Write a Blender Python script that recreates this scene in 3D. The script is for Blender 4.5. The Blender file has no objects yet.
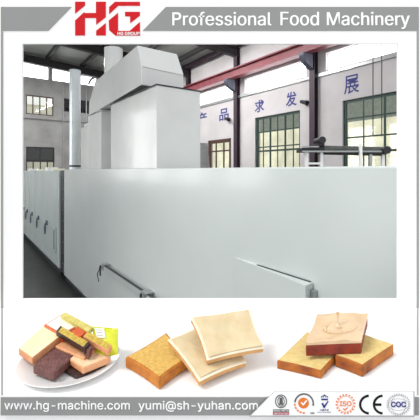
import bpy, bmesh, math, random
from mathutils import Vector, Matrix, noise
random.seed(4)
SC = bpy.context.scene
COL = SC.collection
V = Vector
F = 350.0            # focal length in pixels of a 420 px frame
EYE = 2.22           # eye height over the hall floor
HOR = 170.5

# ---------------------------------------------------------------- materials
def mat(name, col, rough=0.5, metal=0.0, var=0.0, vscale=6.0, bump=0.0, bscale=40.0, col2=None,
        emit=None, alpha=None, coat=0.0, spec=None, detail=4.0, trans=0.0, sss=0.0, stretch=None, lo=.3, hi=.7):
    m = bpy.data.materials.new(name); m.use_nodes = True
    nt = m.node_tree; b = nt.nodes['Principled BSDF']
    b.inputs['Base Color'].default_value = (*col, 1)
    b.inputs['Roughness'].default_value = rough
    b.inputs['Metallic'].default_value = metal
    if spec is not None: b.inputs['Specular IOR Level'].default_value = spec
    if coat: b.inputs['Coat Weight'].default_value = coat; b.inputs['Coat Roughness'].default_value = .1
    if trans: b.inputs['Transmission Weight'].default_value = trans
    if sss:
        b.inputs['Subsurface Weight'].default_value = sss
        b.inputs['Subsurface Scale'].default_value = 0.004
    tc = nt.nodes.new('ShaderNodeTexCoord')
    vec = tc.outputs['Object']
    if stretch:
        mp = nt.nodes.new('ShaderNodeMapping'); mp.inputs['Scale'].default_value = stretch
        nt.links.new(vec, mp.inputs['Vector']); vec = mp.outputs['Vector']
    if var or col2:
        n = nt.nodes.new('ShaderNodeTexNoise'); n.inputs['Scale'].default_value = vscale
        n.inputs['Detail'].default_value = detail
        nt.links.new(vec, n.inputs['Vector'])
        r = nt.nodes.new('ShaderNodeValToRGB')
        c2 = col2 if col2 else tuple(max(0, c*(1-var)) for c in col)
        r.color_ramp.elements[0].position = lo; r.color_ramp.elements[0].color = (*c2, 1)
        r.color_ramp.elements[1].position = hi; r.color_ramp.elements[1].color = (*col, 1)
        nt.links.new(n.outputs['Fac'], r.inputs['Fac'])
        nt.links.new(r.outputs['Color'], b.inputs['Base Color'])
    if bump:
        n2 = nt.nodes.new('ShaderNodeTexNoise'); n2.inputs['Scale'].default_value = bscale
        nt.links.new(vec, n2.inputs['Vector'])
        bp = nt.nodes.new('ShaderNodeBump'); bp.inputs['Strength'].default_value = bump
        bp.inputs['Distance'].default_value = 0.01
        nt.links.new(n2.outputs['Fac'], bp.inputs['Height'])
        nt.links.new(bp.outputs['Normal'], b.inputs['Normal'])
        nt.links.new(bp.outputs['Normal'], b.inputs['Coat Normal'])
    if emit:
        b.inputs['Emission Color'].default_value = (*emit[0], 1)
        b.inputs['Emission Strength'].default_value = emit[1]
    return m

M = {
 'board':  mat('white_board', (.93,.93,.93), .6, spec=.2, var=.01),
 'grey':   mat('sign_grey', (.30,.30,.30), .6, spec=.2, var=.03),
 'trim':   mat('trim_grey', (.33,.33,.34), .6, spec=.2),
 'white':  mat('letter_white', (.95,.95,.95), .6, spec=.2),
 'red':    mat('logo_red', (.62,.006,.012), .6, spec=.2, var=.04),
 'navy':   mat('print_navy', (.02,.03,.22), .6),
 'black':  mat('print_black', (.005,.005,.005), .6, spec=.2),
 'orange': mat('print_orange', (.8,.19,.02), .6),
 'pgrey':  mat('print_dark_grey', (.10,.10,.10), .6),
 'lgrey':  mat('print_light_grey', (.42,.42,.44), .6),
 'crim':   mat('print_crimson', (.45,.01,.06), .6),
 'paint':  mat('machine_white_paint', (.61,.66,.65), .25, var=.05, vscale=1.6, bump=.03, bscale=1.5, coat=.3),
 'paint2': mat('tower_white_paint', (.68,.69,.68), .22, var=.08, vscale=2.2, bump=.35, bscale=3.5, coat=.4),
 'oldp':   mat('left_section_paint', (.56,.63,.62), .3, var=.14, vscale=2.5, bump=.05, bscale=2, coat=.3, stretch=(1,1,.35)),
 'steel':  mat('brushed_steel', (.42,.44,.44), .35, .6, var=.2, vscale=9),
 'pipe':   mat('galvanised_duct', (.60,.65,.66), .3, .35, var=.12, vscale=4),
 'dark':   mat('dark_metal', (.03,.032,.04), .45, .3, var=.4, vscale=10),
 'skirt':  mat('blue_black_skirt', (.02,.03,.045), .35, .1, var=.4),
 'floor':  mat('dark_floor', (.03,.033,.025), .4, var=.6, vscale=2.2, bump=.2, bscale=14, col2=(.012,.014,.012)),
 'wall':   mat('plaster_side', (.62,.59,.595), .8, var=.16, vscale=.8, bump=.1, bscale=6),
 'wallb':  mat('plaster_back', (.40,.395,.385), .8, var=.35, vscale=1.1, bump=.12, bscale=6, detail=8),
 'roof':   mat('roof_sheet', (.46,.48,.45), .7, var=.4, vscale=.7, stretch=(1,1,1)),
 'beam':   mat('purple_brown_steel', (.05,.03,.045), .55, .1, var=.3, vscale=5),
 'dbeam':  mat('dark_roof_steel', (.035,.032,.034), .6, .1, var=.3, vscale=5),
 'redb':   mat('crane_rail_red', (.26,.06,.075), .5, .05, var=.35, vscale=3),
 'green':  mat('window_green_steel', (.025,.06,.05), .5, .1, var=.3, vscale=6),
 'brown':  mat('rust_brown_frame', (.10,.045,.035), .6, var=.4, vscale=9),
 'blue':   mat('painted_blue', (.06,.07,.26), .8, var=.25, vscale=9),
 'slate': mat('slate_blue_steel', (.10,.11,.15), .5, .1, var=.3),
 'pbright': mat('emissive_aisle_pane', (.9,.9,.9), .4, emit=((1,1,1), 5.0)),  # glow added to the unseen aisle panes, for highlights on the machine
 'rollr': mat('roller_grey_rubber', (.09,.10,.09), .55, .2, var=.5, vscale=12),
 'bars': mat('pale_grey_bar', (.50,.54,.53), .4, .1, var=.1),
 'black2': mat('black_rubber', (.02,.02,.02), .5),
 'outw':   mat('outside_cream_render', (.93,.91,.74), .85, var=.35, vscale=.9, detail=8),
 'oute':   mat('outside_grey_roofing', (.20,.23,.21), .8, var=.3),
 'crust':  mat('golden_crust', (.62,.23,.025), .7, col2=(.40,.11,.01), vscale=45, bump=.4, bscale=260),
 'crumb':  mat('golden_crumb', (1,.66,.19), .8, col2=(.82,.46,.08), vscale=120, bump=.8, bscale=420, sss=.05),
 'crust2': mat('amber_crust', (.60,.19,.012), .65, col2=(.20,.035,.006), vscale=22, bump=.3, bscale=220),
 'crumb2': mat('pale_crumb', (.88,.70,.31), .8, col2=(.80,.58,.19), vscale=70, bump=.6, bscale=380, sss=.05),
 'redcr':  mat('red_brown_crust', (.33,.03,.008), .5, col2=(.17,.012,.005), vscale=40, bump=.4, bscale=260),
 'icing':  mat('beige_icing', (.74,.61,.39), .28, col2=(.63,.49,.28), vscale=26, bump=.35, bscale=32, coat=.3, sss=.1),
 'rim':    mat('cream_rim', (.86,.77,.60), .35, coat=.2, sss=.1),
 'icing2': mat('buttercream', (.76,.57,.37), .22, col2=(.66,.46,.27), vscale=18, coat=.5, sss=.1),
 'cake':   mat('sponge_side', (.72,.42,.17), .8, col2=(.60,.30,.10), vscale=60, bump=.4, bscale=300),
 'plate':  mat('glazed_porcelain', (.86,.86,.85), .12, coat=.6),
 'cream':  mat('cream_block', (.94,.80,.52), .5, col2=(.90,.70,.40), vscale=30, bump=.2, bscale=200, sss=.1),
 'creams': mat('cream_block_side', (.72,.34,.17), .55, col2=(.62,.24,.10), vscale=50, bump=.3, bscale=260),
 'mauve':  mat('mauve_chocolate', (.22,.085,.075), .5, col2=(.11,.04,.038), vscale=70, bump=.6, bscale=260),
 'choc':   mat('dark_chocolate', (.045,.014,.010), .35, col2=(.02,.007,.006), vscale=60, bump=.4, bscale=200),
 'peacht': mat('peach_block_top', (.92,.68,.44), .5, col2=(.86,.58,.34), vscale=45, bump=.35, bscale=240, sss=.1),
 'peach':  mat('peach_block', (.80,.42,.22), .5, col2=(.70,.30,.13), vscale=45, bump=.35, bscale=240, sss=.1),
 'yel':    mat('yellow_wafer', (.80,.60,.10), .6, col2=(.45,.28,.02), vscale=110, bump=.6, bscale=300),
 'yel2':   mat('pale_yellow_wafer', (.80,.72,.24), .6, col2=(.62,.50,.10), vscale=110, bump=.6, bscale=300),
 'wht':    mat('white_milk_block', (.88,.84,.76), .45, var=.05, vscale=30),
 'ored':   mat('orange_red_jelly', (.75,.12,.02), .3, coat=.4, var=.3, vscale=60),
 'lime':   mat('lime_wrapper', (.72,.74,.02), .22, coat=.5, col2=(.50,.56,.01), vscale=25, bump=.5, bscale=60),
 'paper':  mat('white_label', (.85,.85,.82), .5, var=.1, vscale=60),
}
def glass(name, tint):
    m = bpy.data.materials.new(name); m.use_nodes = True
    nt = m.node_tree; nt.nodes.clear()
    o = nt.nodes.new('ShaderNodeOutputMaterial'); mx = nt.nodes.new('ShaderNodeMixShader')
    t = nt.nodes.new('ShaderNodeBsdfTransparent'); t.inputs[0].default_value = (*tint, 1)
    g = nt.nodes.new('ShaderNodeBsdfGlossy'); g.inputs['Roughness'].default_value = .05
    mx.inputs[0].default_value = .07
    nt.links.new(t.outputs[0], mx.inputs[1]); nt.links.new(g.outputs[0], mx.inputs[2])
    nt.links.new(mx.outputs[0], o.inputs[0]); return m
M['glass'] = glass('window_glass', (.98,.99,.95))
M['strip'] = mat('glowing_strip_pane', (.9,.9,.92), .4, emit=((.97,.97,1), 4.0))
M['dglass'] = glass('dirty_window_glass', (.16,.17,.18))

# ---------------------------------------------------------------- helpers
WL = {}
def tag(o, label=None, cat=None, group=None, kind=None):
    if label: o['label'] = label
    if cat: o['category'] = cat
    if group: o['group'] = group
    if kind: o['kind'] = kind
    return o
def thing(name, loc, label, cat, group=None):
    o = bpy.data.objects.new(name, None); COL.objects.link(o); o.location = loc
    o.empty_display_size = .1
    WL[o.name] = V(loc)
    return tag(o, label, cat, group)
class MB:
    def __init__(s): s.v = []; s.f = []
    def hexa(s, b, t):
        """b, t: two loops of the same length"""
        k = len(s.v); n = len(b); s.v += [V(p) for p in b] + [V(p) for p in t]
        s.f.append(tuple(range(k+n-1, k-1, -1))); s.f.append(tuple(range(k+n, k+2*n)))
        for i in range(n):
            j = (i+1) % n; s.f.append((k+i, k+j, k+n+j, k+n+i))
        return s
    def box(s, fr, a, b):
        """fr: function (p,q,z)->world; a,b opposite corners in that frame"""
        (x0,y0,z0),(x1,y1,z1) = a, b
        return s.hexa([fr(x0,y0,z0), fr(x1,y0,z0), fr(x1,y1,z0), fr(x0,y1,z0)],
                      [fr(x0,y0,z1), fr(x1,y0,z1), fr(x1,y1,z1), fr(x0,y1,z1)])
    def tube(s, a, b, r, n=14, r2=None):
        a = V(a); b = V(b); d = (b-a).normalized(); r2 = r if r2 is None else r2
        x = d.orthogonal().normalized(); y = d.cross(x)
        f = lambda c, q: [c + (x*math.cos(2*math.pi*i/n) + y*math.sin(2*math.pi*i/n))*q for i in range(n)]
        return s.hexa(f(a, r), f(b, r2))
    def path(s, pts, r, n=8):
        for a, b in zip(pts, pts[1:]): s.tube(a, b, r, n)
        return s
    def lathe(s, c, prof, n=48):
        c = V(c); k = len(s.v); m = len(prof)
        for i in range(n):
            a = 2*math.pi*i/n
            for r, z in prof: s.v.append(c + V((r*math.cos(a), r*math.sin(a), z)))
        for i in range(n):
            j = (i+1) % n
            for q in range(m-1): s.f.append((k+i*m+q, k+j*m+q, k+j*m+q+1, k+i*m+q+1))
        return s
def build(name, mb, m, parent=None, bevel=0, smooth=False, seg=2, base=None, subs=0):
    me = bpy.data.meshes.new(name)
    if parent is not None: o0 = WL[parent.name]
    elif base is not None: o0 = V(base)
    else:
        lo = [min(v[i] for v in mb.v) for i in range(3)]; hi = [max(v[i] for v in mb.v) for i in range(3)]
        o0 = V(((lo[0]+hi[0])/2, (lo[1]+hi[1])/2, lo[2]))
    me.from_pydata([tuple(V(v)-o0) for v in mb.v], [], mb.f)
    bm = bmesh.new(); bm.from_mesh(me)
    bmesh.ops.recalc_face_normals(bm, faces=bm.faces); bm.to_mesh(me); bm.free()
    me.materials.append(M[m])
    if smooth:
        for p in me.polygons: p.use_smooth = True
        try: me.set_sharp_from_angle(angle=math.radians(40))
        except Exception: pass
    o = bpy.data.objects.new(name, me); COL.objects.link(o)
    if parent is not None: o.parent = parent
    else: o.location = o0
    WL[o.name] = o0
    if bevel:
        b = o.modifiers.new('b', 'BEVEL'); b.width = bevel; b.segments = seg; b.limit_method = 'ANGLE'
    if subs:
        q = o.modifiers.new('s', 'SUBSURF'); q.levels = subs; q.render_levels = subs
    return o
def struct(name, mb, m, **k): return tag(build(name, mb, m, **k), kind='structure')
W = lambda x, y, z: V((x, y, z))

FONT = None
try:
    FONT = bpy.data.fonts.load(bpy.utils.system_resource('DATAFILES') + '/fonts/Inter.woff2')
except Exception: pass
def text_mesh(name, body, m, parent, org, right, up, w, h, depth=.0006, bold=0.0, kind=None):
    """a line of lettering filling a w x h box whose lower left corner is org"""
    cu = bpy.data.curves.new('t', 'FONT'); cu.body = body
    if FONT and all(ord(c) < 128 for c in body): cu.font = FONT
    cu.size = 1; cu.offset = bold
    cu.extrude = .02; cu.resolution_u = 4
    to = bpy.data.objects.new('t', cu); COL.objects.link(to)
    dg = bpy.context.evaluated_depsgraph_get(); dg.update()
    me = bpy.data.meshes.new_from_object(to.evaluated_get(dg))
    bpy.data.objects.remove(to)
    if m == 'white' and w > .05:      # a slightly heavier weight: the strokes doubled a little to the right
        bm = bmesh.new(); bm.from_mesh(me)
        g = bmesh.ops.duplicate(bm, geom=bm.verts[:]+bm.edges[:]+bm.faces[:])
        for e in g['geom']:
            if isinstance(e, bmesh.types.BMVert): e.co.x += .022; e.co.z += .02
        bm.to_mesh(me); bm.free()
    xs = [v.co.x for v in me.vertices]; ys = [v.co.y for v in me.vertices]
    if not xs: return None
    x0, x1, y0, y1 = min(xs), max(xs), min(ys), max(ys)
    right = V(right).normalized(); up = V(up).normalized(); nr = right.cross(up)
    o0 = WL[parent.name] if parent is not None else V(org)
    for v in me.vertices:
        p = V(org) + right*((v.co.x-x0)/(x1-x0)*w) + up*((v.co.y-y0)/(y1-y0)*h) + nr*((v.co.z+.02)/.04*depth)
        v.co = p - o0
    me.name = name; me.materials.clear(); me.materials.append(M[m])
    o = bpy.data.objects.new(name, me); COL.objects.link(o)
    if parent is not None: o.parent = parent
    else: o.location = o0
    WL[o.name] = o0
    return o

# ================================================================= THE FACTORY HALL
# plan frame: U runs along the machine towards the viewer, N across it, away from the viewer
ang = math.atan2(248, 350)
U = V((math.sin(ang), -math.cos(ang), 0)); N = V((math.cos(ang), math.sin(ang), 0))
P0 = V((-3.08, 7.24, 0))
def fr(s, w, z): return P0 + U*s + N*w + V((0,0,z))
def s_at(px, w=0.0):
    """distance along the machine of the image column px on the plane w behind its face"""
    r = (px-210)/F; a = P0 + N*w
    s = (r*a.y - a.x)/(U.x - r*U.y)
    return s, a.y + U.y*s
def z_at(py, Y): return EYE + (HOR-py)/F*Y
def w_at(px, s):
    """distance across for image column px at station s"""
    r = (px-210)/F; a = P0 + U*s
    w = (r*a.y - a.x)/(N.x - r*N.y)
    return w, a.y + N.y*w
CAMW = -(P0.dot(N))          # w of the viewer (about -1.7)
WW = 10 + CAMW               # side wall
S_BACK = -(20 + P0.dot(U))   # station of the back wall (U points to the viewer)
S_NEAR = S_BACK + 19.0
TOP = EYE + .022
EAVE = EYE + 5.35

# floor, roof
struct('floor', MB().box(fr, (S_BACK-.3, -6, -.12), (S_NEAR+2, WW+.3, 0)), 'floor')

# ---- side wall with openings
def wallpanel(name, m, holes, s0, s1, z0, z1, w0, w1, f=fr):
    """a wall between s0..s1 and z0..z1, thickness w0..w1, with rectangular holes (a,b,c,d)=s,s,z,z"""
    mb = MB()
    ss = sorted(set([s0, s1] + [h for H in holes for h in H[:2]]))
    zz = sorted(set([z0, z1] + [h for H in holes for h in H[2:]]))
    for a, b in zip(ss, ss[1:]):
        run = None
        for c, d in zip(zz, zz[1:]):
            cs, cz = (a+b)/2, (c+d)/2
            hole = any(H[0] < cs < H[1] and H[2] < cz < H[3] for H in holes)
            if hole:
                if run: mb.box(f, (a, w0, run[0]), (b, w1, run[1])); run = None
            else: run = (run[0], d) if run else (c, d)
        if run: mb.box(f, (a, w0, run[0]), (b, w1, run[1]))
    return struct(name, mb, m)

def S(px): return s_at(px, WW)[0]
def Z(px, py): return z_at(py, s_at(px, WW)[1])
colS = [S(190), S(238.5), S(315.5)]
bay = (colS[2]-colS[0])/2
colS = [colS[0]-bay+.15] + colS + [colS[2]+bay]
zs0, zs1 = EYE+3.36, EYE+3.95
strips = [(colS[i]+.42, colS[i+1]-.42, zs0, zs1) for i in range(4)] + [(colS[4]+.3, colS[4]+3.0, zs0, zs1)]
win1 = (S(255), S(300), 1.0, (Z(255,117.5)+Z(300,110.5))/2)
win2 = (S(342.5), S(342.5)+4.0, 1.0, Z(342.5,100.8))
door = (S(208), S(231), 1.0, Z(231,138))
wallpanel('wall_right', 'wall', strips+[win1, win2, door], S_BACK, S_NEAR, 0, EAVE+.6, WW, WW+.3)

def window(n, rect, w, nx, rows, m, gm='glass', bar=.045, fb=.09, f=fr, d=.08, fine=False):
    a, b, c, e = rect
    mb = MB()
    mb.box(f, (a, w, c), (a+fb, w+d, e)); mb.box(f, (b-fb, w, c), (b, w+d, e))
    mb.box(f, (a, w, c), (b, w+d, c+fb)); mb.box(f, (a, w, e-fb), (b, w+d, e))
    o = struct('window_%d' % n, mb, m)
    g = MB()
    for i in range(1, nx):
        x = a+(b-a)*i/nx; q = bar*(1.9 if nx > 4 and i == nx//2 else 1)
        g.box(f, (x-q/2, w+.01, c+.02), (x+q/2, w+d-.01, e-.02))
    if fine:
        for i in range(nx):
            x = a+(b-a)*(i+.5)/nx; g.box(f, (x-.011, w+.02, c+.02), (x+.011, w+d-.02, e-.02))
    for z in rows:
        q = bar*1.5 if z == rows[0] else bar
        g.box(f, (a+.02, w+.012, z-q/2), (b-.02, w+d-.012, z+q/2))
    build('muntin_bars', g, m, o)
    pw = w+.05 if d > .05 else w+.004
    build('pane', MB().box(f, (a+.005, pw, c+.005), (b-.005, pw+.008, e-.005)), gm, o)
    return o
h1 = win1[3]
window(1, win1, WW+.06, 3, [Z(278,150), h1-.62, h1-1.24], 'green', fine=True)
h2 = win2[3]
window(2, win2, WW+.06, 3, [Z(370,151), h2-.6, h2-1.2], 'green', fine=True)
window(3, door, WW+.02, 3, [door[3]-.55], 'brown', fb=.17)
for k, st in enumerate(strips):
    window(4+k, st, WW+.12, 2, [], 'steel', gm='strip', bar=.02, fb=.02, d=.04)
# thin sill course under the strip windows
struct('trim_1', MB().box(fr, (S_BACK+.05, WW-.07, zs0-.16), (S_NEAR, WW+.0, zs0-.06)), 'steel')

# ---- back wall (faces the viewer's right), frame: p across (w), q into wall
def fb_(p, q, z): return fr(S_BACK-q, p, z)
def WB(px): return w_at(px, S_BACK)[0]
def ZB(px, py): return z_at(py, w_at(px, S_BACK)[1])
bst = []
for x0, x1, y0, y1 in ((12,49,62,79),(52.5,78,69.5,81.5),(81,97,76,84.5),(100,126,80,88)):
    xm = (x0+x1)/2; bst.append((WB(x0), WB(x1), ZB(xm,y1), ZB(xm,y0)))
z_b0 = sum(b[2] for b in bst)/4
bst = [(a, b, z_b0, d) for a, b, c, d in bst]
bw1 = (WB(26), WB(53.5), ZB(40,115), ZB(40,96))
bw2 = (WB(64), WB(89), ZB(76,112.5), ZB(76,99.5))
bw3 = (WB(26), WB(54.5), 1.2, ZB(40,147))
wallpanel('wall_left', 'wallb', bst+[bw1,bw2,bw3], -6, WW+.3, 0, EAVE+1.0, 0, .3, f=fb_)
for k, b in enumerate(bst): window(10+k, b, .12, 2, [], 'steel', gm='strip', bar=.02, fb=.03, f=fb_, d=.04)
window(14, bw1, .03, 4, [], 'brown', bar=.05, fb=.05, f=fb_)
window(15, bw2, .03, 4, [], 'dbeam', gm='dglass', bar=.04, fb=.06, f=fb_)
zq = ZB(40,161)
window(16, (bw3[0],bw3[1],zq,bw3[3]), .03, 2, [], 'dbeam', gm='dglass', bar=.05, fb=.07, f=fb_)
window(17, (bw3[0],bw3[1],bw3[2],zq), .03, 4, [], 'dbeam', gm='glass', bar=.05, fb=.05, f=fb_)
struct('trim_2', MB().box(fb_, (-6, -.12, ZB(40,119.2)), (WW-.02, 0, ZB(40,117.6))), 'wallb')
mb = MB().path([fb_(WB(86),-.06,0), fb_(WB(86),-.06,z_b0)], .03)
tag(build('wall_pipe', mb, 'steel'), 'thin grey pipe running up the far grey wall right of the round flue', 'pipe', 'pipes on the far wall')
mb = MB().path([fb_(WB(63),-.06,0), fb_(WB(63),-.06,z_b0)], .025)
tag(build('wall_pipe', mb, 'steel'), 'thin grey pipe running up the far grey wall left of the round flue', 'pipe', 'pipes on the far wall')

# ---- unseen aisle wall on the viewer's side, glowing panes added for paint reflections
AW = -5.5
sN = S_BACK+14.5
ah = [(S_BACK+1.0+3.2*k, S_BACK+3.2+3.2*k, 1.6, EYE+3.3) for k in range(4)]
wallpanel('wall_back', 'wallb', ah, S_BACK, sN, 0, EAVE+.6, AW-.3, AW)
for k, h in enumerate(ah): window(20+k, h, AW-.12, 3, [EYE+1.0, EYE+2.2], 'green', gm='pbright')

# ---- roof
RS = .06
def rz(w): return EAVE + .25 + (WW-w)*RS
def roofslab(mb, s0, s1, w0, w1, lo, hi):
    return mb.hexa([fr(s0,w0,rz(w0)+lo), fr(s1,w0,rz(w0)+lo), fr(s1,w1,rz(w1)+lo), fr(s0,w1,rz(w1)+lo)],
                   [fr(s0,w0,rz(w0)+hi), fr(s1,w0,rz(w0)+hi), fr(s1,w1,rz(w1)+hi), fr(s0,w1,rz(w1)+hi)])
struct('ceiling', roofslab(MB(), S_BACK-.3, colS[3]+2.5, -6, WW+.3, .0, .08), 'roof')
for k in range(7):
    w = WW-1.1-1.75*k
    tag(build('roof_purlin', roofslab(MB(), S_BACK+.02, colS[3]+2.4, w-.07, w+.07, -.2, -.002), 'dbeam'),
        'dark steel purlin running lengthwise under the grey roof sheets', 'beam', 'purlins under the roof')
for k in range(4):
    s = colS[k] if k else S_BACK+.22
    mb = MB(); roofslab(mb, s-.12, s+.12, -6, WW-.02, -.60, -.54); roofslab(mb, s-.02, s+.02, -6, WW-.02, -.54, -.24)
    roofslab(mb, s-.12, s+.12, -6, WW-.02, -.24, -.205)
    tag(build('roof_rafter', mb, 'dbeam'), 'dark steel rafter crossing under the roof, %s' %
        ('against the far wall','over the column hidden by the tower','left of the characters','nearest the last character')[k], 'beam', 'rafters across the hall')
mb = MB().box(fr, (S_BACK+.05, WW-.3, EYE+5.35), (S_NEAR, WW-.26, EYE+5.68)).box(fr, (S_BACK+.05, WW-.36, EYE+5.35), (S_NEAR, WW-.2, EYE+5.40))
mb.box(fr, (S_BACK+.05, WW-.36, EYE+5.63), (S_NEAR, WW-.2, EYE+5.68))
tag(build('eave_beam', mb, 'beam'), 'purple-brown steel beam along the top of the window wall', 'beam')

# ---- columns, crane rail
clab = ['purple-brown steel column in the far corner behind the tower', 'purple-brown steel column right of the white tower, farthest in view',
        'purple-brown steel column between the brown window and the first green window',
        'purple-brown steel column between the two large green windows', 'purple-brown steel column past the right green window']
for s, l in zip(colS, clab):
    c = thing('steel_column', fr(s, WW-.12, 0), l, 'column', 'steel columns along the window wall')
    mb = MB().box(fr, (s-.11, WW-.2, 0), (s+.11, WW-.17, EAVE)).box(fr, (s-.11, WW-.04, 0), (s+.11, WW-.01, EAVE)).box(fr, (s-.02, WW-.17, 0), (s+.02, WW-.04, EAVE))
    build('shaft', mb, 'beam', c)
    mb = MB()
    arc = [(WW-.262, zs0+.1), (WW-.262, EYE+3.95), (WW-.75, EYE+3.95), (WW-.75, EYE+3.85), (WW-.62, zs0+.28)]
    mb.hexa([fr(s-.10, a, z) for a, z in arc], [fr(s+.10, a, z) for a, z in arc])
    build('bracket', mb, 'slate', c, bevel=.01)
zr = EYE+3.95
mb = MB().box(fr, (S_BACK+.1, WW-.68, zr), (S_NEAR, WW-.36, zr+.05)).box(fr, (S_BACK+.1, WW-.545, zr+.05), (S_NEAR, WW-.495, zr+.33)).box(fr, (S_BACK+.1, WW-.68, zr+.33), (S_NEAR, WW-.36, zr+.38))
tag(build('crane_rail_beam', mb, 'redb'), 'red steel crane rail beam running above the bright strip windows', 'beam')

# ---- characters painted on the wall
def char(ch, xc, yc, wpx, hpx, label):
    s, Y = s_at(xc, WW); z = z_at(yc, Y)
    k = (s_at(xc+wpx/2, WW)[0]-s_at(xc-wpx/2, WW)[0]); hh = hpx/F*Y
    org = fr(s-k/2, WW-.004, z-hh/2)
    o = text_mesh('painted_character', ch, 'blue', None, org, U, (0,0,1), k, hh, depth=.003, bold=.006 if ch == '展' else .02)
    if o: tag(o, label, 'painted character', 'blue characters painted on the wall')
char('产', 201.8, 118.5, 10, 12, 'blue character 产 on the white wall, half hidden by the tower, leftmost of the row')
char('品', 224, 114.5, 9.5, 12, 'blue character 品 on the white wall above the brown window')
char('求', 259.5, 106, 9.5, 12.5, 'blue character 求 on the white wall above the first green window, left of 发')
char('发', 291.3, 99, 11, 14.5, 'blue character 发 on the white wall between 求 and the column')
char('展', 351.5, 84.5, 15, 19, 'blue character 展 above the right green window, largest of the row')

# ---- wall lamps
for px, py, l in ((308,102.5,'small dark wall lamp beside the column left of 展'), (230.5,119,'small dark wall lamp right of 品 by the column')):
    s, Y = s_at(px, WW); z = z_at(py, Y)
    t = thing('wall_lamp', fr(s, WW, z-.12), l, 'lamp', 'small lamps on the wall')
    build('arm', MB().path([fr(s,WW,z), fr(s-.02,WW-.18,z+.03)], .02), 'dark', t)
    build('head', MB().tube(fr(s-.17,WW-.18,z+.04), fr(s+.13,WW-.2,z-.06), .055, 12, .09), 'dark', t)

# ---- outside: neighbouring building seen through the panes
mb = MB().box(fr, (S_BACK-3, WW+6, -.1), (S_NEAR+8, WW+6.3, EYE+2.45))
o = build('neighbour_building', mb, 'outw'); tag(o, 'cream rendered building seen outside through the green windows', 'building')
build('roof_edge', MB().box(fr, (S_BACK-3, WW+6.05, EYE+2.45), (S_NEAR+8, WW+6.8, EYE+4.4)), 'oute', o)
mb = MB().box(fb_, (0, 3.2, -.1), (9, 3.6, EYE+3.95))
tag(build('neighbour_shed', mb, 'outw'), 'cream shed seen outside through the small far window', 'building')

# ================================================================= THE MACHINE
s61 = 0.0
S_END = s_at(405)[0] + .15
MW = 1.6
mach = thing('oven_housing', fr(S_END/2, MW/2, 0), 'long white painted oven housing with flat smooth front panel filling the middle', 'machine')
s64 = s_at(64)[0]
build('body', MB().box(fr, (s64, 0, .12), (S_END, MW, TOP)), 'paint', mach, bevel=.012, seg=3)
build('plinth', MB().box(fr, (s64-.1, .05, 0), (S_END-.1, MW-.05, .12)), 'skirt', mach)
build('joint_post', MB().box(fr, (s_at(59)[0], .03, .1), (s64, MW-.03, TOP-.02)), 'dark', mach)
# bolts on the joint
mb = MB()
for k in range(9):
    z = .3+.22*k; c = fr((s_at(59)[0]+s64)/2, .03, z); mb.tube(c, c-N*.012, .012, 8)
tag(build('bolt_row', mb, 'steel', mach), kind='stuff')
# rail with brackets
def on(px, py, w):
    s, Y = s_at(px, w); return s, z_at(py, Y)
sa, za = on(105, 266.5, -.07); sb = s_at(175, -.07)[0]
zb = za
lr = build('door_bar', MB().box(fr, (sa, -.085, za-.045), (sb, -.06, za+.012)), 'bars', mach, bevel=.003)
build('lip', MB().box(fr, (sa, -.088, za+.012), (sb, -.055, za+.018)), 'dark', lr)
for px in (104, 146):
    s, Y = s_at(px, -.07)
    b = build('bracket', MB().box(fr, (s-.07, -.10, za+.005), (s+.06, .0, za+.024)).box(fr, (s-.03,-.10,za-.05), (s+.03,-.088,za+.005)), 'steel', lr, bevel=.003)
    mb = MB().path([fr(s-.05,-.11,za+.0), fr(s-.05,-.12,za-.06), fr(s-.10,-.13,za-.12), fr(s-.10,-.12,za-.19), fr(s-.07,-.12,za-.23)], .006)
    mb.box(fr, (s-.06,-.115,za-.14), (s-.035,-.10,za-.0))
    build('latch_hook', mb, 'dark', lr)
# wedge-shaped cover
s1, z1 = on(235, 257.5, 0); s2, Y2 = s_at(313, 0)
D = .085
loop = [(s1, 0), (s2, 0), (s2, -D), (s1, -.006)]
s2c = s_at(305.5, -D)[0]
loop = [(s1, 0.0), (s2, 0.0), (s2c, -D), (s1-.01, -.0005)]
cv = build('wedge_cover', MB().hexa([fr(a, w, .6) for a, w in loop], [fr(a, w, z1) for a, w in loop]), 'paint', mach)
build('top_seam', MB().box(fr, (s1+.25, -.014, z1), (s2-.01, -.001, z1+.003)), 'dark', cv)
build('hinge_block', MB().box(fr, (s2+.005, -.035, z1-.2), (s2+.035, .0, z1-.035)), 'steel', cv, bevel=.003)

# left section
sL = S_BACK+.9
lf = thing('oven_section', fr((sL)/2, MW/2, 0), 'older white oven section with latched covers, far left end of the line', 'machine')
s59 = s_at(58.8)[0]
build('body', MB().box(fr, (sL, 0, .14), (s59, MW, TOP-.03)), 'oldp', lf, bevel=.012)
build('plinth', MB().box(fr, (sL, .04, 0), (s59, MW-.05, .14)), 'skirt', lf)
for k, px in enumerate((35, 30, 26)):
    s = s_at(px)[0]; build('panel_seam', MB().box(fr, (s-.02, -.012, .16), (s+.02, 0, TOP-.05)), 'paint', lf)
zt = on(58, 228, 0)[1]; zb2 = on(57, 253, 0)[1]
sc1 = s_at(57, 0)[0]
cvr = build('latch_cover', MB().box(fr, (sL+.4, -.05, zb2), (sc1, 0, zt)), 'oldp', lf, bevel=.01)
build('end_slot', MB().box(fr, (sc1-.09, -.052, zb2+.08), (sc1-.02, -.05, zt-.06)), 'dark', lf)
for px in (49.5, 41, 34.5, 29.5, 26):
    s = s_at(px)[0]
    mb = MB().box(fr, (s-.06,-.075,zt-.04), (s+.06,-.05,zt+.06)).path([fr(s,-.09,zt), fr(s-.05,-.1,zt-.12), fr(s,-.1,zt-.25)], .016).path([fr(s+.01,-.09,zt), fr(s+.06,-.1,zt-.12), fr(s+.05,-.1,zt-.2)], .012)
    build('latch', mb, 'slate', lf)
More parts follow.
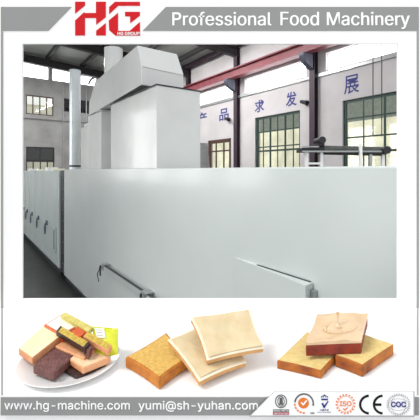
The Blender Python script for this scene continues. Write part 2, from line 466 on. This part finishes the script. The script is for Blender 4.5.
for k, (px, h, ww) in enumerate(((29,.07,.5),(38,.05,.35),(46,.1,.3),(52,.06,.3))):
    s, Y = s_at(px, .3)
    tag(build('junction_box', MB().box(fr, (s-ww/2, .3, TOP-.03), (s+ww/2, .6, TOP-.03+h)), 'paper' if k % 2 == 0 else 'outw', bevel=.01),
        'small pale box on top of the older oven section, %s' % ('farthest left','second from the left','tallest of the row','nearest the round flue')[k], 'box', 'small boxes on the oven section')

# round flue
s, Y = s_at(75, .45); r = 5.3/F*Y; zt_ = z_at(70.5, Y)
c0 = fr(s, .45, TOP)
fl = thing('round_flue', c0, 'tall round galvanised flue pipe standing on the oven at left', 'flue pipe')
build('pipe', MB().tube(c0, c0+V((0,0,zt_-TOP)), r, 32), 'pipe', fl, smooth=True)
build('collar', MB().tube(c0+V((0,0,.06)), c0+V((0,0,.1)), r*1.06, 32), 'dark', fl, smooth=True)
build('cap_ring', MB().tube(c0+V((0,0,zt_-TOP-.04)), c0+V((0,0,zt_-TOP+.0)), r*1.04, 32), 'pipe', fl, smooth=True)
for q in (.52,):
    build('seam_band', MB().tube(c0+V((0,0,(zt_-TOP)*q)), c0+V((0,0,(zt_-TOP)*q+.02)), r*1.02, 32), 'pipe', fl, smooth=True)

# tower boxes and hood
SB = .35
sc, Yc = s_at(156.7, SB); zc = z_at(85.3, Yc)
sl = s_at(110.7, SB)[0]
wr = w_at(200.5, sc)[0]
zc = (z_at(85.3, Yc) + z_at(104.7, s_at(110.7, SB)[1]))/2
twr = thing('exhaust_tower', fr((sl+sc)/2, (SB+wr)/2, TOP), 'glossy white exhaust tower of boxes, sloping hood and round chimney standing on the oven', 'exhaust tower')
chm = build('exhaust_chamber', MB().box(fr, (sl, SB, TOP), (sc, wr, zc)), 'paint2', twr, bevel=.008, seg=2)
build('lid', MB().box(fr, (sl-.01, SB-.012, zc-.004), (sc+.012, wr+.012, zc+.012)), 'dark', chm)
# narrow duct at left under the hood
sd, Yd = s_at(101, SB); zd = z_at(111, Yd); sdl = s_at(88, SB)[0]
wd = SB+.9
dct = build('duct_box', MB().box(fr, (sdl, SB, TOP), (sd, wd, zd)), 'paint2', twr, bevel=.008)
build('flange', MB().box(fr, (sd-.22, SB-.02, zd), (sd+.02, SB+.5, zd+.02)), 'paint', dct)
s0, Y0 = s_at(81, SB); z0 = z_at(128, Y0)
dct2 = build('stepped_duct_box', MB().box(fr, (s0, SB, TOP), (sdl-.002, wd, z0)), 'paint2', twr, bevel=.008)
build('step', MB().box(fr, (s_at(84,SB)[0], SB, z0), (sdl-.002, wd, z_at(123.5, s_at(86,SB)[1]))), 'paint2', dct2, bevel=.008)
# hood
HB = SB
sC, YC = s_at(141.2, HB); zC0 = z_at(84.8, YC); zC1 = z_at(70.8, YC)
sG, YG = s_at(89, HB); zG0 = z_at(115.4, YG)
zlow = (zC0+zG0)/2
wE = w_at(183.5, sC)[0]
ww1 = .0
sA, YA = s_at(137.4, HB+ww1); zA = z_at(45.4, YA)
sF = s_at(95, HB+ww1)[0]
wD = w_at(177, sA)[0]
zA = (zA + z_at(81.4, s_at(95, HB+ww1)[1]))/2 + .02
zmid = zlow+.26
rect = lambda a, b, c, d, z: [fr(a,c,z), fr(b,c,z), fr(b,d,z), fr(a,d,z)]
mb = MB()
L0, L1, L2 = rect(sG, sC, HB, wE, zlow), rect(sG+.02, sC, HB, wE, zmid), rect(sF, sA, HB+ww1, wD, zA)
zA2 = z_at(81.4, s_at(95, HB)[1])
for L in (L0, L1): 
    for q in (0, 3): L[q].z += (zG0-zC0)*.5
    for q in (1, 2): L[q].z -= (zG0-zC0)*.5
for q in (0, 3): L2[q].z = zA2
for q in (1, 2): L2[q].z = z_at(45.2, YA)
k = 0
mb.v = L0+L1+L2
mb.f = [(3,2,1,0), (8,9,10,11)]
for q in (0, 4):
    for i in range(4):
        j = (i+1) % 4; mb.f.append((q+i, q+j, q+4+j, q+4+i))
hd = build('exhaust_hood', mb, 'paint2', twr, bevel=.01)
# supports between chamber and hood
build('neck', MB().box(fr, (sl+.1, SB+.25, zc+.012), (sC-.1, wr-.15, zlow-abs(zG0-zC0)*.5)).box(fr, (sd-.35, SB+.15, zd), (sd-.05, wd-.1, zlow)), 'dark', hd)
# crease strip on the sloping end
zmid -= (zG0-zC0)*.5
a = fr(sC+.003, HB+.02, zmid); b = fr(sC+.003, wE-.02, zmid-.02)
build('end_crease', MB().tube(a, b, .007, 8), 'paint2', hd)
# chimney on hood
wch = (HB+ww1+wD)/2
sch, Ych = s_at(113.5, wch)
c0 = fr(sch, wch, zA-.02); zt2 = z_at(49, Ych); r = 9.0/F*Ych
ch = build('chimney', MB().tube(c0, V((c0.x,c0.y,zt2)), r, 36), 'paint2', twr, smooth=True)
build('collar', MB().tube(c0+V((0,0,.0)), c0+V((0,0,.08)), r*1.12, 36), 'steel', ch, smooth=True)
build('hose', MB().path([fr(sch-.1,HB+ww1+.02,zA+.02), fr(sch-.35,HB+ww1+.0,zA+.02), fr(sch-.55,HB+ww1+.02,zA-.02)], .02), 'dark', ch)

# ---- roller conveyor standing behind the machine
YY = 5.5
def X(px, Y=YY): return (px-210)/F*Y
def ZZ(py, Y=YY): return EYE+(HOR-py)/F*Y
cvb = thing('roller_conveyor', W(X(343), YY, 0), 'dark roller conveyor on thin pale legs behind the right end of the oven', 'conveyor')
build('roller', MB().tube(W(X(322),YY,ZZ(150)), W(X(385),YY,ZZ(151.5)), .072, 20), 'rollr', cvb, smooth=True)
build('roller', MB().tube(W(X(324),YY+.3,ZZ(150)), W(X(385),YY+.3,ZZ(151)), .06, 20), 'rollr', cvb, smooth=True)
build('frame_rail', MB().box(W, (X(301),YY-.1,ZZ(152.5)), (X(386),YY-.06,ZZ(151))).box(W, (X(301),YY-.08,ZZ(147.6)), (X(322),YY-.04,ZZ(146.4))), 'steel', cvb)
build('end_block', MB().box(W, (X(301),YY-.06,ZZ(152)), (X(318),YY+.3,ZZ(148))), 'dark', cvb, bevel=.005)
mt = build('motor', MB().tube(W(X(320.5),YY-.1,ZZ(140.5)), W(X(320.5),YY+.2,ZZ(140.5)), .055, 20), 'dark', cvb, smooth=True)
build('motor_bracket', MB().box(W, (X(317),YY-.08,ZZ(152)), (X(323),YY+.15,ZZ(143.5))), 'dark', mt, bevel=.006)
build('bearing', MB().tube(W(X(383),YY-.14,ZZ(150.5)), W(X(383),YY+.34,ZZ(150.5)), .06, 20), 'dark', cvb, smooth=True)
for px, m_ in ((306,'white'),(321,'white'),(369.5,'steel'),(382,'white')):
    build('leg', MB().box(W, (X(px)-.022,YY-.05,0), (X(px)+.022,YY+.0,ZZ(152))), m_, cvb)
build('leg', MB().box(W, (X(358)-.018,YY-.12,0), (X(358)+.018,YY-.07,ZZ(144))), 'white', cvb)
build('cross_rail', MB().box(W, (X(306),YY-.045,ZZ(164.5)), (X(321),YY-.01,ZZ(162.5))), 'white', cvb)
for px, l in ((358.5,'thin hanging cable over the conveyor, the left of the two'), (366.5,'thin hanging cable over the conveyor, the right of the two')):
    tag(build('hanging_cable', MB().tube(W(X(px,9),8.2,EYE+.8), W(X(px,9),8.2,EAVE+.5), .012, 6), 'dark'), l, 'cable', 'cables hanging from the roof')
# people-high cabinets seen by the brown window
s, Y = s_at(206, WW-1.0)
tag(build('metal_cabinet', MB().hexa([fr(s-.8,WW-1.4,0), fr(s+.35,WW-1.4,0), fr(s+.35,WW-.8,0), fr(s-.8,WW-.8,0)], [fr(s-.8,WW-1.4,EYE+1.25), fr(s-.15,WW-1.4,EYE+1.25), fr(s-.15,WW-.8,EYE+1.25), fr(s-.8,WW-.8,EYE+1.25)]), 'steel', bevel=.01),
    'grey slanted metal cabinet just right of the tower', 'cabinet')

# ================================================================= THE DISPLAY BOARD
BY = 1.124; CZ = EYE-.44; CF = .684
def bp(px, py, Y=BY): return W((px-210)/F*Y, Y, EYE+(HOR-py)/F*Y)
OX0, OX1 = bp(22,0).x, bp(398,0).x; OZ1, OZ0 = bp(0,43.7).z, bp(0,299).z
mb = MB(); t = .008
BX, BT = .95, 3.0
mb.box(W, (-BX,BY,0), (OX0,BY+t,BT)); mb.box(W, (OX1,BY,0), (BX,BY+t,BT))
mb.box(W, (OX0,BY,0), (OX1,BY+t,OZ0)); mb.box(W, (OX0,BY,OZ1), (OX1,BY+t,BT))
struct('wall_front', mb, 'board')

def poly(pts, Y, th=.0012):
    return MB().hexa([bp(x,y,Y) for x, y in pts], [V(bp(x,y,Y))+V((0,-th,0)) for x, y in pts])
def polys(lst, Y, th=.0012):
    mb = MB()
    for p in lst:
        mb.hexa([bp(x,y,Y) for x, y in p], [V(bp(x,y,Y))+V((0,-th,0)) for x, y in p])
    return mb
def line(name, body, m, par, x0, x1, y0, y1, Y, bold=0.0):
    a = bp(x0, y1, Y); b = bp(x1, y0, Y)
    return text_mesh(name, body, m, par, a, (1,0,0), (0,0,1), b.x-a.x, b.z-a.z, bold=bold)
Y1 = BY
hb = thing('header_banner', bp(210,31,Y1), 'grey header banner with slanted ends reading Professional Food Machinery', 'banner')
build('stripe', poly([(1,7),(71.7,7),(48.4,31),(1,31)], Y1), 'grey', hb)
build('stripe', poly([(166,7),(418.7,7),(418.7,31),(142.5,31)], Y1), 'grey', hb)
bowl = [(175.5,12.3),(177.6,12.3)] + [(177.6+3.7*math.sin(t*math.pi/10), 16.2-3.9*math.cos(t*math.pi/10)) for t in range(1,10)] + [(177.6,20.1),(175.5,20.1),(174.4,20.1),(174.4,25.4),(172.3,25.4),(172.3,12.3)]
mb = MB()
mb.hexa([bp(x,y,Y1-.0013) for x, y in bowl], [bp(x,y,Y1-.0019) for x, y in bowl])
build('lettering', mb, 'white', hb)
eye_ = [(174.4,14.2),(177.2,14.2),(178.6,14.8),(179.1,16.2),(178.6,17.6),(177.2,18.2),(174.4,18.2)]
build('letter_eye', MB().hexa([bp(x,y,Y1-.0018) for x, y in eye_], [bp(x,y,Y1-.0020) for x, y in eye_]), 'grey', hb)
line('lettering', 'rofessional', 'white', hb, 183.0, 271.5, 11.9, 25.6, Y1-.0013)
line('lettering', 'Food', 'white', hb, 280.4, 319.0, 11.9, 25.6, Y1-.0013)
line('lettering', 'Machinery', 'white', hb, 326.8, 409.8, 11.9, 29.0, Y1-.0013)
lg = thing('company_logo', bp(108,36,Y1), 'red angular two-letter company logo between the grey header stripes', 'logo')
build('letter_h', polys([[(75.2,1.8),(85.1,1.8),(85.1,5.6),(75.2,13.8)],
  [(75.2,20.6),(84.2,12.2),(85.1,13.1),(96,13.1),(96,1.8),(105.9,1.8),(105.9,17.2),(96.2,24.9),(96.2,18.1),(85.1,18.1),(85.1,35.6),(75.2,35.6)],
  [(96.2,30.8),(105.9,23.1),(105.9,35.6),(96.2,35.6)]], Y1), 'red', lg)
build('letter_g', polys([[(109.2,7.1),(115,1.9),(140,1.9),(140,5.9),(118.3,5.9),(109.2,14.3)],
  [(108.8,20.5),(118.1,12.9),(118.1,31),(129.7,31),(140,21.9),(140,35.7),(115.4,35.7),(109.2,30.3)],
  [(125.1,11.9),(140,11.9),(140,15.7),(130.2,23.3),(130.2,16.6),(125.1,16.4)]], Y1), 'red', lg)
line('group_lettering', 'HG GROUP', 'white', lg, 117.5, 139.6, 32.0, 35.2, Y1-.0013, .01)
# side trims
for k, (a, b) in enumerate(((1,3.2),(416.9,418.7))):
    pass
struct('trim_3', poly([(1,31),(3.2,31),(3.2,307.5),(1,307.5)], Y1), 'trim')
struct('trim_4', poly([(416.6,31),(418.7,31),(418.7,307.5),(416.6,307.5)], Y1), 'trim')

# counter
ctr = thing('display_counter', W(0,.9,0), 'white display counter tapering to the front, carrying the cakes', 'counter')
hw = lambda Y: .42 + (Y-CF)/(BY-CF)*.275
cy1 = BY-.001
build('base_cabinet', MB().hexa([W(-.43,CF+.004,0), W(.43,CF+.004,0), W(hw(cy1)-.02,cy1,0), W(-hw(cy1)+.02,cy1,0)],
      [W(-.425,CF+.004,CZ-.03), W(.425,CF+.004,CZ-.03), W(hw(cy1)-.01,cy1,CZ-.03), W(-hw(cy1)+.01,cy1,CZ-.03)]), 'board', ctr)
build('counter_top', MB().hexa([W(-.43,CF,CZ-.03), W(.43,CF,CZ-.03), W(hw(cy1),cy1,CZ-.03), W(-hw(cy1),cy1,CZ-.03)],
      [W(-.43,CF,CZ), W(.43,CF,CZ), W(hw(cy1),cy1,CZ), W(-hw(cy1),cy1,CZ)]), 'board', ctr)
def inlay(x0, x1, z):
    pts = []
    for px, py in ((x0,307.6),(x1,307.6),(x1,395.4),(x0,395.4)):
        Y = .44*F/(py-HOR); pts.append(W((px-210)/F*Y, Y, CZ))
    return MB().hexa(pts, [p+V((0,0,.0006)) for p in pts])
build('edge_inlay', inlay(1,3.2,0), 'trim', ctr)
build('edge_inlay', inlay(416.6,418.7,0), 'trim', ctr)
# footer banner
Y2 = CF
ft = thing('footer_banner', bp(134,415,Y2), 'grey footer banner with white web and mail address along the counter front', 'banner')
build('stripe', poly([(1,397),(268.3,397),(250.5,415),(1,415)], Y2), 'grey', ft)
build('stripe', poly([(413.6,397),(418.7,397),(418.7,415),(413.6,415)], Y2), 'grey', ft)
line('web_lettering', 'www.hg-machine.com', 'white', ft, 4.5, 130, 400.8, 411.6, Y2-.0013)
line('mail_lettering', 'yumi@sh-yuhan.com', 'white', ft, 138.5, 258, 400.8, 411.6, Y2-.0013)
# certification sign
Y3 = CF-.004
cs = thing('certification_sign', bp(332,416,Y3), 'white sign plate with a slanted left end carrying six quality marks', 'sign')
build('outline_and_shadow', poly([(249.5,416),(274.5,390.8),(414,390.8),(414,416.3)], Y3, .002), 'lgrey', cs)  # grey outline; its lower edge stands in for the sign's drop shadow
build('plate', poly([(251.5,415.2),(275,391.6),(413.2,391.6),(413.2,415.2)], Y3-.002, .0008), 'white', cs)
Y4 = Y3-.0029
def ring(cx, cy, rx, ry, w, a0=0, a1=360, n=48, skip=0):
    out = []
    for i in range(n):
        if skip and i % skip == skip-1: continue
        t0 = math.radians(a0+(a1-a0)*i/n); t1 = math.radians(a0+(a1-a0)*(i+1)/n)
        out.append([(cx+rx*math.cos(t0), cy-ry*math.sin(t0)), (cx+rx*math.cos(t1), cy-ry*math.sin(t1)),
                    (cx+(rx-w)*math.cos(t1), cy-(ry-w)*math.sin(t1)), (cx+(rx-w)*math.cos(t0), cy-(ry-w)*math.sin(t0))])
    return out
def disc(cx, cy, rx, ry, n=40): return [[(cx+rx*math.cos(2*math.pi*i/n), cy-ry*math.sin(2*math.pi*i/n)) for i in range(n)]]
def mark(name, lst, m, par, lvl=0): return build(name, polys(lst, Y4-lvl*.0005, .0004), m, par)
e = mark('oval_emblem', ring(281,401.3,6,6.8,1.0)+ring(281,401.3,3.6,5.2,.8)+[[(279.6,398),(282.4,397.4),(283,404.5),(279.2,405)]], 'pgrey', cs)
e2 = mark('emblem_caption', [[(273,409.3),(289,409.3),(289,411.9),(273,411.9)]], 'pgrey', cs)
mark('emblem_caption', [[(273,412.1),(289,412.1),(289,414.7),(273,414.7)]], 'crim', cs)
line('caption_lettering', 'BUREAU VERITAS', 'white', cs, 273.6, 288.4, 409.9, 411.4, Y4-.0006)
line('caption_lettering', 'CERTIFICATION', 'white', cs, 273.8, 288.2, 412.7, 414.1, Y4-.0006)
mark('orange_disc', disc(303.5,403,5.4,5.4), 'orange', cs)
mark('check', [[(300.6,402.8),(301.8,401.8),(303.2,403.6),(306.2,399.8),(307.2,400.8),(303.3,405.6)]], 'white', cs, 1)
mark('grey_arc', ring(304,403.6,10,10.4,1.5,-12,172), 'pgrey', cs)
mark('orange_arc', ring(304,403.6,10,10,1.5,180,275,14,3), 'orange', cs)
line('small_lettering', 'SGS', 'pgrey', cs, 310.3, 314.3, 412.2, 413.8, Y4)
mark('crown', ring(324.5,397.6,3.2,2.4,.7,0,180)+[[(321,398.6),(328,398.6),(327.6,400.2),(321.4,400.2)]]+disc(324.5,395,.7,.7,12)+ring(324.5,397.6,1.4,2.3,.5,0,180)+disc(321.3,396.6,.5,.5,10)+disc(327.7,396.6,.5,.5,10), 'navy', cs)
mark('check', [[(321.3,403.6),(323,402.6),(324.3,405.2),(327.6,400.8),(328.6,401.2),(324.6,408.2),(323.6,408.2)]], 'navy', cs)
line('small_lettering', 'UKAS', 'navy', cs, 320, 328.5, 409, 410.6, Y4)
line('small_lettering', 'QUALITY MANAGEMENT', 'lgrey', cs, 317.5, 331, 411.6, 412.6, Y4)
mark('orange_ring', ring(345.5,404,9.8,10,1.3,0,360,36,2)+ring(345.5,404,7.9,8.1,.35), 'orange', cs)
line('iso_lettering', 'ISO', 'orange', cs, 339.6, 351.4, 401, 406, Y4, .01)
mark('check', [[(342.6,408.6),(343.6,408),(344.8,409.2),(347.4,407),(348,407.8),(344.8,410.8)]], 'orange', cs)
mark('ce_mark', ring(369.5,404.5,10.5,10,2.3,95,265,30)+ring(383.3,404.5,10.5,10,2.3,95,265,30)+[[(374.5,403.4),(381.3,403.4),(381.3,405.8),(374.5,405.8)]], 'black', cs)
mark('grey_ring', ring(398.5,404.5,12,11,.9,0,360,60,2)+ring(398.5,404.5,10.6,9.6,.35)+ring(398.5,404.5,7.6,9.6,.3)+ring(398.5,404.5,10.2,6,.3,), 'lgrey', cs)
line('cqc_lettering', 'CQC', 'navy', cs, 391, 406, 401.6, 407.2, Y4-.0005, .02)

# ================================================================= CAKES ON THE COUNTER
def tp(px, py, z):
    """point z above the counter in image direction px,py"""
    Y = (.44-z)*F/(py-HOR); return W((px-210)/F*Y, Y, CZ+z)
def slab_mb(c, th, pinch=0.0, n=14, lift=0.0, wav=0.0, inset=0.0, seed=0, rows=4, vert=False):
    """c: four top corners L,B,R,F (world). A slab hanging th below them."""
    L, B, R, Fr = [V(p) for p in c]
    cen = (L+B+R+Fr)/4
    nr = (B-L).cross(Fr-L)
    nr = -nr if nr.z < 0 else nr
    nr.normalize()
    if vert: nr = V((0,0,1))
    mb = MB(); n1 = n+1
    def P(u, v, k):
        q = pinch
        uu = .5+(u-.5)*(1-2*inset)*(1-q*4*v*(1-v)*1.0); vv = .5+(v-.5)*(1-2*inset)*(1-q*4*u*(1-u))
        p = (L*(1-uu)+B*uu)*(1-vv)+(Fr*(1-uu)+R*uu)*vv
        h = lift
        if k == 0 and wav:
            h += wav*noise.noise(V((u*3.1+seed, v*3.1, seed*1.7)))
            h -= wav*.0
        return p + nr*(h - th*k)
    idx = {}
    for i in range(n1):
        for j in range(n1):
            for k in (0, 1):
                idx[i,j,k] = len(mb.v); mb.v.append(P(i/n, j/n, k))
    for i in range(n):
        for j in range(n):
            mb.f.append((idx[i,j,0], idx[i+1,j,0], idx[i+1,j+1,0], idx[i,j+1,0]))
            mb.f.append((idx[i,j,1], idx[i,j+1,1], idx[i+1,j+1,1], idx[i+1,j,1]))
    ed = [(i,0) for i in range(n)]+[(n,j) for j in range(n)]+[(i,n) for i in range(n,0,-1)]+[(0,j) for j in range(n,0,-1)]
    m = len(ed)
    prev = [idx[a,b,0] for a, b in ed]
    for r_ in range(1, rows+1):
        if r_ == rows: cur = [idx[a,b,1] for a, b in ed]
        else:
            cur = []
            for a, b in ed:
                t0, t1 = mb.v[idx[a,b,0]], mb.v[idx[a,b,1]]
                p = t0.lerp(t1, r_/rows); cur.append(len(mb.v)); mb.v.append(p)
        for q in range(m): mb.f.append((prev[q], prev[(q+1)%m], cur[(q+1)%m], cur[q]))
        prev = cur
    return mb
def slab(name, c, th, side, top, label, cat, group=None, pinch=.0, wav=0, topname='crumb', tth=.0015, lift=None, bev=.002, inset=.03, rim=None, seed=0, vert=False):
    """c: list of (px,py,z)"""
    w = [tp(*q) for q in c]
    o = build(name, slab_mb(w, th, pinch, vert=vert), side, bevel=bev, smooth=True)
    tag(o, label, cat, group)
    if top:
        if rim:
            build('icing_rim', slab_mb(w, .003, pinch, lift=.0022, inset=-.008, vert=vert), rim, o, bevel=.0013, smooth=True)
            build(topname, slab_mb(w, .002, pinch, n=30, lift=.0052, wav=wav, inset=.032, seed=seed, vert=vert), top, o, bevel=.0008, smooth=True)
        else:
            build(topname, slab_mb(w, tth, pinch, n=24, lift=lift if lift is not None else .0006, wav=wav, inset=inset, seed=seed, vert=vert), top, o, bevel=.0006, smooth=True)
    return o
# middle group
slab('bread_slice', [(125,357,.025),(166.4,332,.025),(191,357,.025),(159.3,378.6,.025)], .0235, 'crust', 'crumb',
     'thick golden bread slice without icing, leftmost of the middle three', 'bread slice', 'bread and cake slices', pinch=.05, wav=.001, bev=.0035, inset=.045)
slab('iced_cake_slice', [(168.3,340.5,.052),(216,318,.062),(246.4,362.3,.020),(199.6,381.5,.020)], .012, 'cake', 'icing',
     'beige iced slice leaning on the golden bread, under the upper iced slice', 'cake slice', 'bread and cake slices', pinch=.05, wav=.0032, topname='icing', rim='rim', seed=2)
slab('iced_cake_slice', [(191,318.4,.092),(249.5,309.5,.094),(264,348.4,.046),(207.3,360.5,.046)], .013, 'cake', 'icing',
     'beige iced slice on top of the other iced slice, middle group', 'cake slice', 'bread and cake slices', pinch=.055, wav=.0034, topname='icing', rim='rim', seed=5)
# right group
slab('pound_cake_slice', [(276.8,360.6,.0185),(307,331.5,.0185),(343,348.5,.0185),(321,370.6,.0185)], .0178, 'crust2', 'crumb2',
     'pale yellow cake slice lying flat at the left of the right-hand group', 'cake slice', 'bread and cake slices', pinch=.02, wav=.0006, bev=.002, inset=.02)
slab('pound_cake_slice', [(335,355,.027),(366,334.5,.027),(393.8,344.2,.027),(362.3,365,.027)], .026, 'crust2', 'crumb2',
     'pale yellow cake slice with dark amber crust at the far right', 'cake slice', 'bread and cake slices', pinch=.02, wav=.0006, bev=.002, inset=.02)
fc = [(305.5,345,.053),(318,316.3,.074),(367.8,316.3,.074),(361.4,342.6,.053)]
tc = slab('frosted_cake_slice', fc, .026, 'redcr', 'icing2',
     'red-brown cake slice with thick swirled cream frosting, topmost on the right', 'cake slice', 'bread and cake slices', pinch=.015, wav=.008, topname='frosting', lift=.0062, tth=.0075, inset=-.003, seed=9, bev=.003, vert=True)
# cream thread and swirl
def ftop(u, v, h=0):
    L, B, R, Fr = [tp(*q) for q in fc]; nr = (B-L).cross(Fr-L); nr = -nr if nr.z < 0 else nr
    return (L*(1-u)+B*u)*(1-v)+(Fr*(1-u)+R*u)*v + nr.normalized()*h
c0 = ftop(.55,.47,.0055)
mb = MB(); prof = [(.010,0),(.006,.002),(.0032,.005),(.002,.010),(.0017,.018),(.0022,.026),(.0035,.0305),(.0045,.0325),(.0015,.031),(0,.031)]
mb.lathe(c0, prof, 20)
build('cream_peak', mb, 'icing2', tc, smooth=True)
mb = MB()
sw = [ftop(.5+.26*math.cos(a)*(1-.05*a), .5+.36*math.sin(a)*(1-.06*a), .0052) for a in [q*.28 for q in range(26)]]
for q, (a, b) in enumerate(zip(sw, sw[1:])): mb.tube(a, b, .0034+.0008*math.sin(q), 10)
build('cream_swirl', mb, 'icing2', tc, smooth=True)

# plate
pc = W(-.3185, .797, CZ)
tag(build('dinner_plate', MB().lathe(pc, [(0,.004),(.06,.004),(.075,.005),(.092,.010),(.1085,.014),(.1095,.0135),(.109,.0125),(.094,.0075),(.078,.001),(.07,0),(0,0)], 72), 'plate', smooth=True),
    'round white porcelain plate piled with small cakes and wafers', 'plate')
G = 'small cakes on the plate'
slab('chocolate_block', [(60,366,.014),(80,356,.014),(106,364,.014),(77,376,.014)], .0095, 'choc', None,
     'dark chocolate block lying lowest at the front of the plate', 'chocolate', G, bev=.0015)
slab('peach_cake_block', [(68,358,.028),(86,348.5,.028),(111,357,.028),(83,368,.028)], .0135, 'peach', 'peacht',
     'peach coloured cake block resting on the dark chocolate block', 'cake block', G, bev=.002, topname='top_crumb', inset=.04)
slab('mauve_cake_block', [(33,366,.027),(60,341.5,.030),(79,351,.030),(54,373.5,.027)], .0165, 'mauve', 'mauve',
     'purplish brown chocolate cake block at the front left of the plate', 'cake block', G, bev=.0018, topname='top_crumb', inset=.05)
slab('cream_cake_block', [(18.2,348.5,.038),(45,324,.046),(60.5,336,.046),(32,358,.038)], .016, 'creams', 'cream',
     'cream topped cake block with pinkish sides, leftmost on the plate', 'cake block', G, bev=.0018, topname='cream_top', inset=.02)
slab('milk_cake_block', [(44,324.5,.052),(64,312.5,.054),(82,324,.054),(62,335,.052)], .020, 'ored', 'wht',
     'white milk cake block with orange edges at the back of the pile', 'cake block', G, bev=.0015, topname='white_top', inset=.06)
slab('cake_finger', [(60.5,314.5,.066),(65.5,312,.068),(92.5,326.5,.066),(88,331.5,.064)], .012, 'yel2', 'yel2',
     'pale yellow cake finger laid highest at the back of the pile', 'wafer', G, bev=.001, topname='top_crumb', inset=.08)
slab('orange_jelly_piece', [(71.5,331,.060),(78,326.5,.062),(85.5,331.5,.061),(79,337,.059)], .010, 'ored', None,
     'shiny orange red jelly piece between the yellow fingers', 'jelly', G, bev=.002)
slab('coated_wafer_finger', [(56,331,.058),(60.5,325.5,.060),(90.5,342.5,.055),(85,348.5,.053)], .0125, 'choc', 'yel',
     'yellow wafer finger with dark chocolate coat laid across the front of the pile', 'wafer', G, bev=.001, topname='yellow_top', inset=.07)
slab('yellow_wafer_finger', [(83,336,.058),(88,331,.060),(112,345,.052),(108.5,351,.050)], .0115, 'creams', 'yel',
     'golden yellow wafer finger at the right of the pile in front of the wrapper', 'wafer', G, bev=.001, topname='yellow_top', inset=.05)
slab('chocolate_end_piece', [(84,348,.050),(88,343,.051),(92.5,346,.050),(89,352,.048)], .018, 'mauve', None,
     'small brown chocolate end piece under the tip of the coated wafer', 'chocolate', G, bev=.001)
# supports hidden in the pile: another block
slab('sponge_block', [(55,346,.034),(76,330,.034),(104,343,.034),(84,358,.034)], .020, 'peach', None,
     'peach sponge block in the middle of the pile, mostly covered', 'cake block', G, bev=.002)
# wrapper
def wrap():
    P = [tp(92,326.5,.062), tp(118.3,328.5,.060), tp(118.0,355,.026), tp(97,357,.024)]
    n = 14; mb = MB(); idx = {}
    c = P[0]+P[1]+P[2]+P[3]; nr = (P[1]-P[0]).cross(P[3]-P[0]).normalized(); nr = nr if nr.y < 0 else -nr
    for sd in (0, 1):
        for i in range(n+1):
            for j in range(n+1):
                u, v = i/n, j/n
                p = (P[0]*(1-u)+P[1]*u)*(1-v)+(P[3]*(1-u)+P[2]*u)*v
                e = min(1, 4*min(u,1-u))*min(1, 3.5*min(v,1-v))
                h = .0055*math.sqrt(max(0,e)) + .0006*math.sin(u*60)*(1-e)+.0008*noise.noise(V((u*7,v*7,sd)))
                idx[sd,i,j] = len(mb.v); mb.v.append(p + nr*(h if sd == 0 else -h-.0003))
    for sd in (0, 1):
        for i in range(n):
            for j in range(n):
                q = (idx[sd,i,j], idx[sd,i+1,j], idx[sd,i+1,j+1], idx[sd,i,j+1]); mb.f.append(q if sd == 0 else q[::-1])
    ed = [(i,0) for i in range(n)]+[(n,j) for j in range(n)]+[(i,n) for i in range(n,0,-1)]+[(0,j) for j in range(n,0,-1)]
    for a, b in zip(ed, ed[1:]+ed[:1]): mb.f.append((idx[0,a[0],a[1]], idx[1,a[0],a[1]], idx[1,b[0],b[1]], idx[0,b[0],b[1]]))
    o = build('snack_wrapper', mb, 'lime', smooth=True)
    tag(o, 'shiny lime yellow snack packet leaning at the back right of the plate', 'wrapper', G)
    Q = lambda u, v, h: (P[0]*(1-u)+P[1]*u)*(1-v)+(P[3]*(1-u)+P[2]*u)*v + nr*h
    lb = build('printed_label', MB().hexa([Q(.10,.12,.003),Q(.46,.12,.003),Q(.50,.45,.003),Q(.13,.45,.003)], [Q(.10,.12,.0076),Q(.46,.12,.0076),Q(.50,.45,.0076),Q(.13,.45,.0076)]), 'paper', o)
    mb = MB()
    for r_ in range(3):
        v = .17+.09*r_
        mb.hexa([Q(.15,v,.0074),Q(.40,v,.0074),Q(.40,v+.03,.0074),Q(.15,v+.03,.0074)], [Q(.15,v,.0080),Q(.40,v,.0080),Q(.40,v+.03,.0080),Q(.15,v+.03,.0080)])
    build('label_print', mb, 'lgrey', lb)
wrap()

# ================================================================= LIGHT AND CAMERA
w = bpy.data.worlds.new('w'); SC.world = w; w.use_nodes = True
nt = w.node_tree; bg = nt.nodes['Background']
bg.inputs['Color'].default_value = (.97,.985,1,1); bg.inputs['Strength'].default_value = 1.08
def area(name, loc, target, size, power, col=(1,1,1), sy=None):
    l = bpy.data.lights.new(name, 'AREA'); l.energy = power; l.color = col; l.size = size
    if sy: l.shape = 'RECTANGLE'; l.size_y = sy
    o = bpy.data.objects.new(name, l); COL.objects.link(o); o.location = loc
    o.rotation_euler = (V(target)-V(loc)).to_track_quat('-Z', 'Y').to_euler(); return o
# unseen area lights added under the roof to brighten the hall
for k, s in enumerate((colS[1]+2, colS[2]+2)):
    c = fr(s, WW-4.4, EAVE-.25)
    area('hall_fill', c, c+V((0,0,-1))+N*.5, 1.0, 260, (1,.98,.98), 1.8)
c = fr(S_BACK+3.4, 1.2, EAVE-.3); area('hall_fill', c, c+V((0,0,-1)), 1.2, 160, (.97,.98,1))
sun = bpy.data.lights.new('sun', 'SUN'); sun.energy = 2.0; sun.angle = math.radians(22); sun.color = (1,.98,.95)
so = bpy.data.objects.new('sun', sun); COL.objects.link(so)
so.rotation_euler = (V((.75,.28,-1.0))).to_track_quat('-Z', 'Y').to_euler()

cam = bpy.data.cameras.new('cam'); co = bpy.data.objects.new('cam', cam); COL.objects.link(co)
co.location = (0,0,EYE); co.rotation_euler = (math.pi/2, 0, 0)
cam.sensor_width = 36; cam.lens = F/420*36; cam.shift_y = -(210-HOR)/420; cam.clip_start = .02; cam.clip_end = 200
SC.camera = co
vs = SC.view_settings; vs.view_transform = 'Standard'; vs.look = 'None'; vs.exposure = 0; vs.gamma = 1
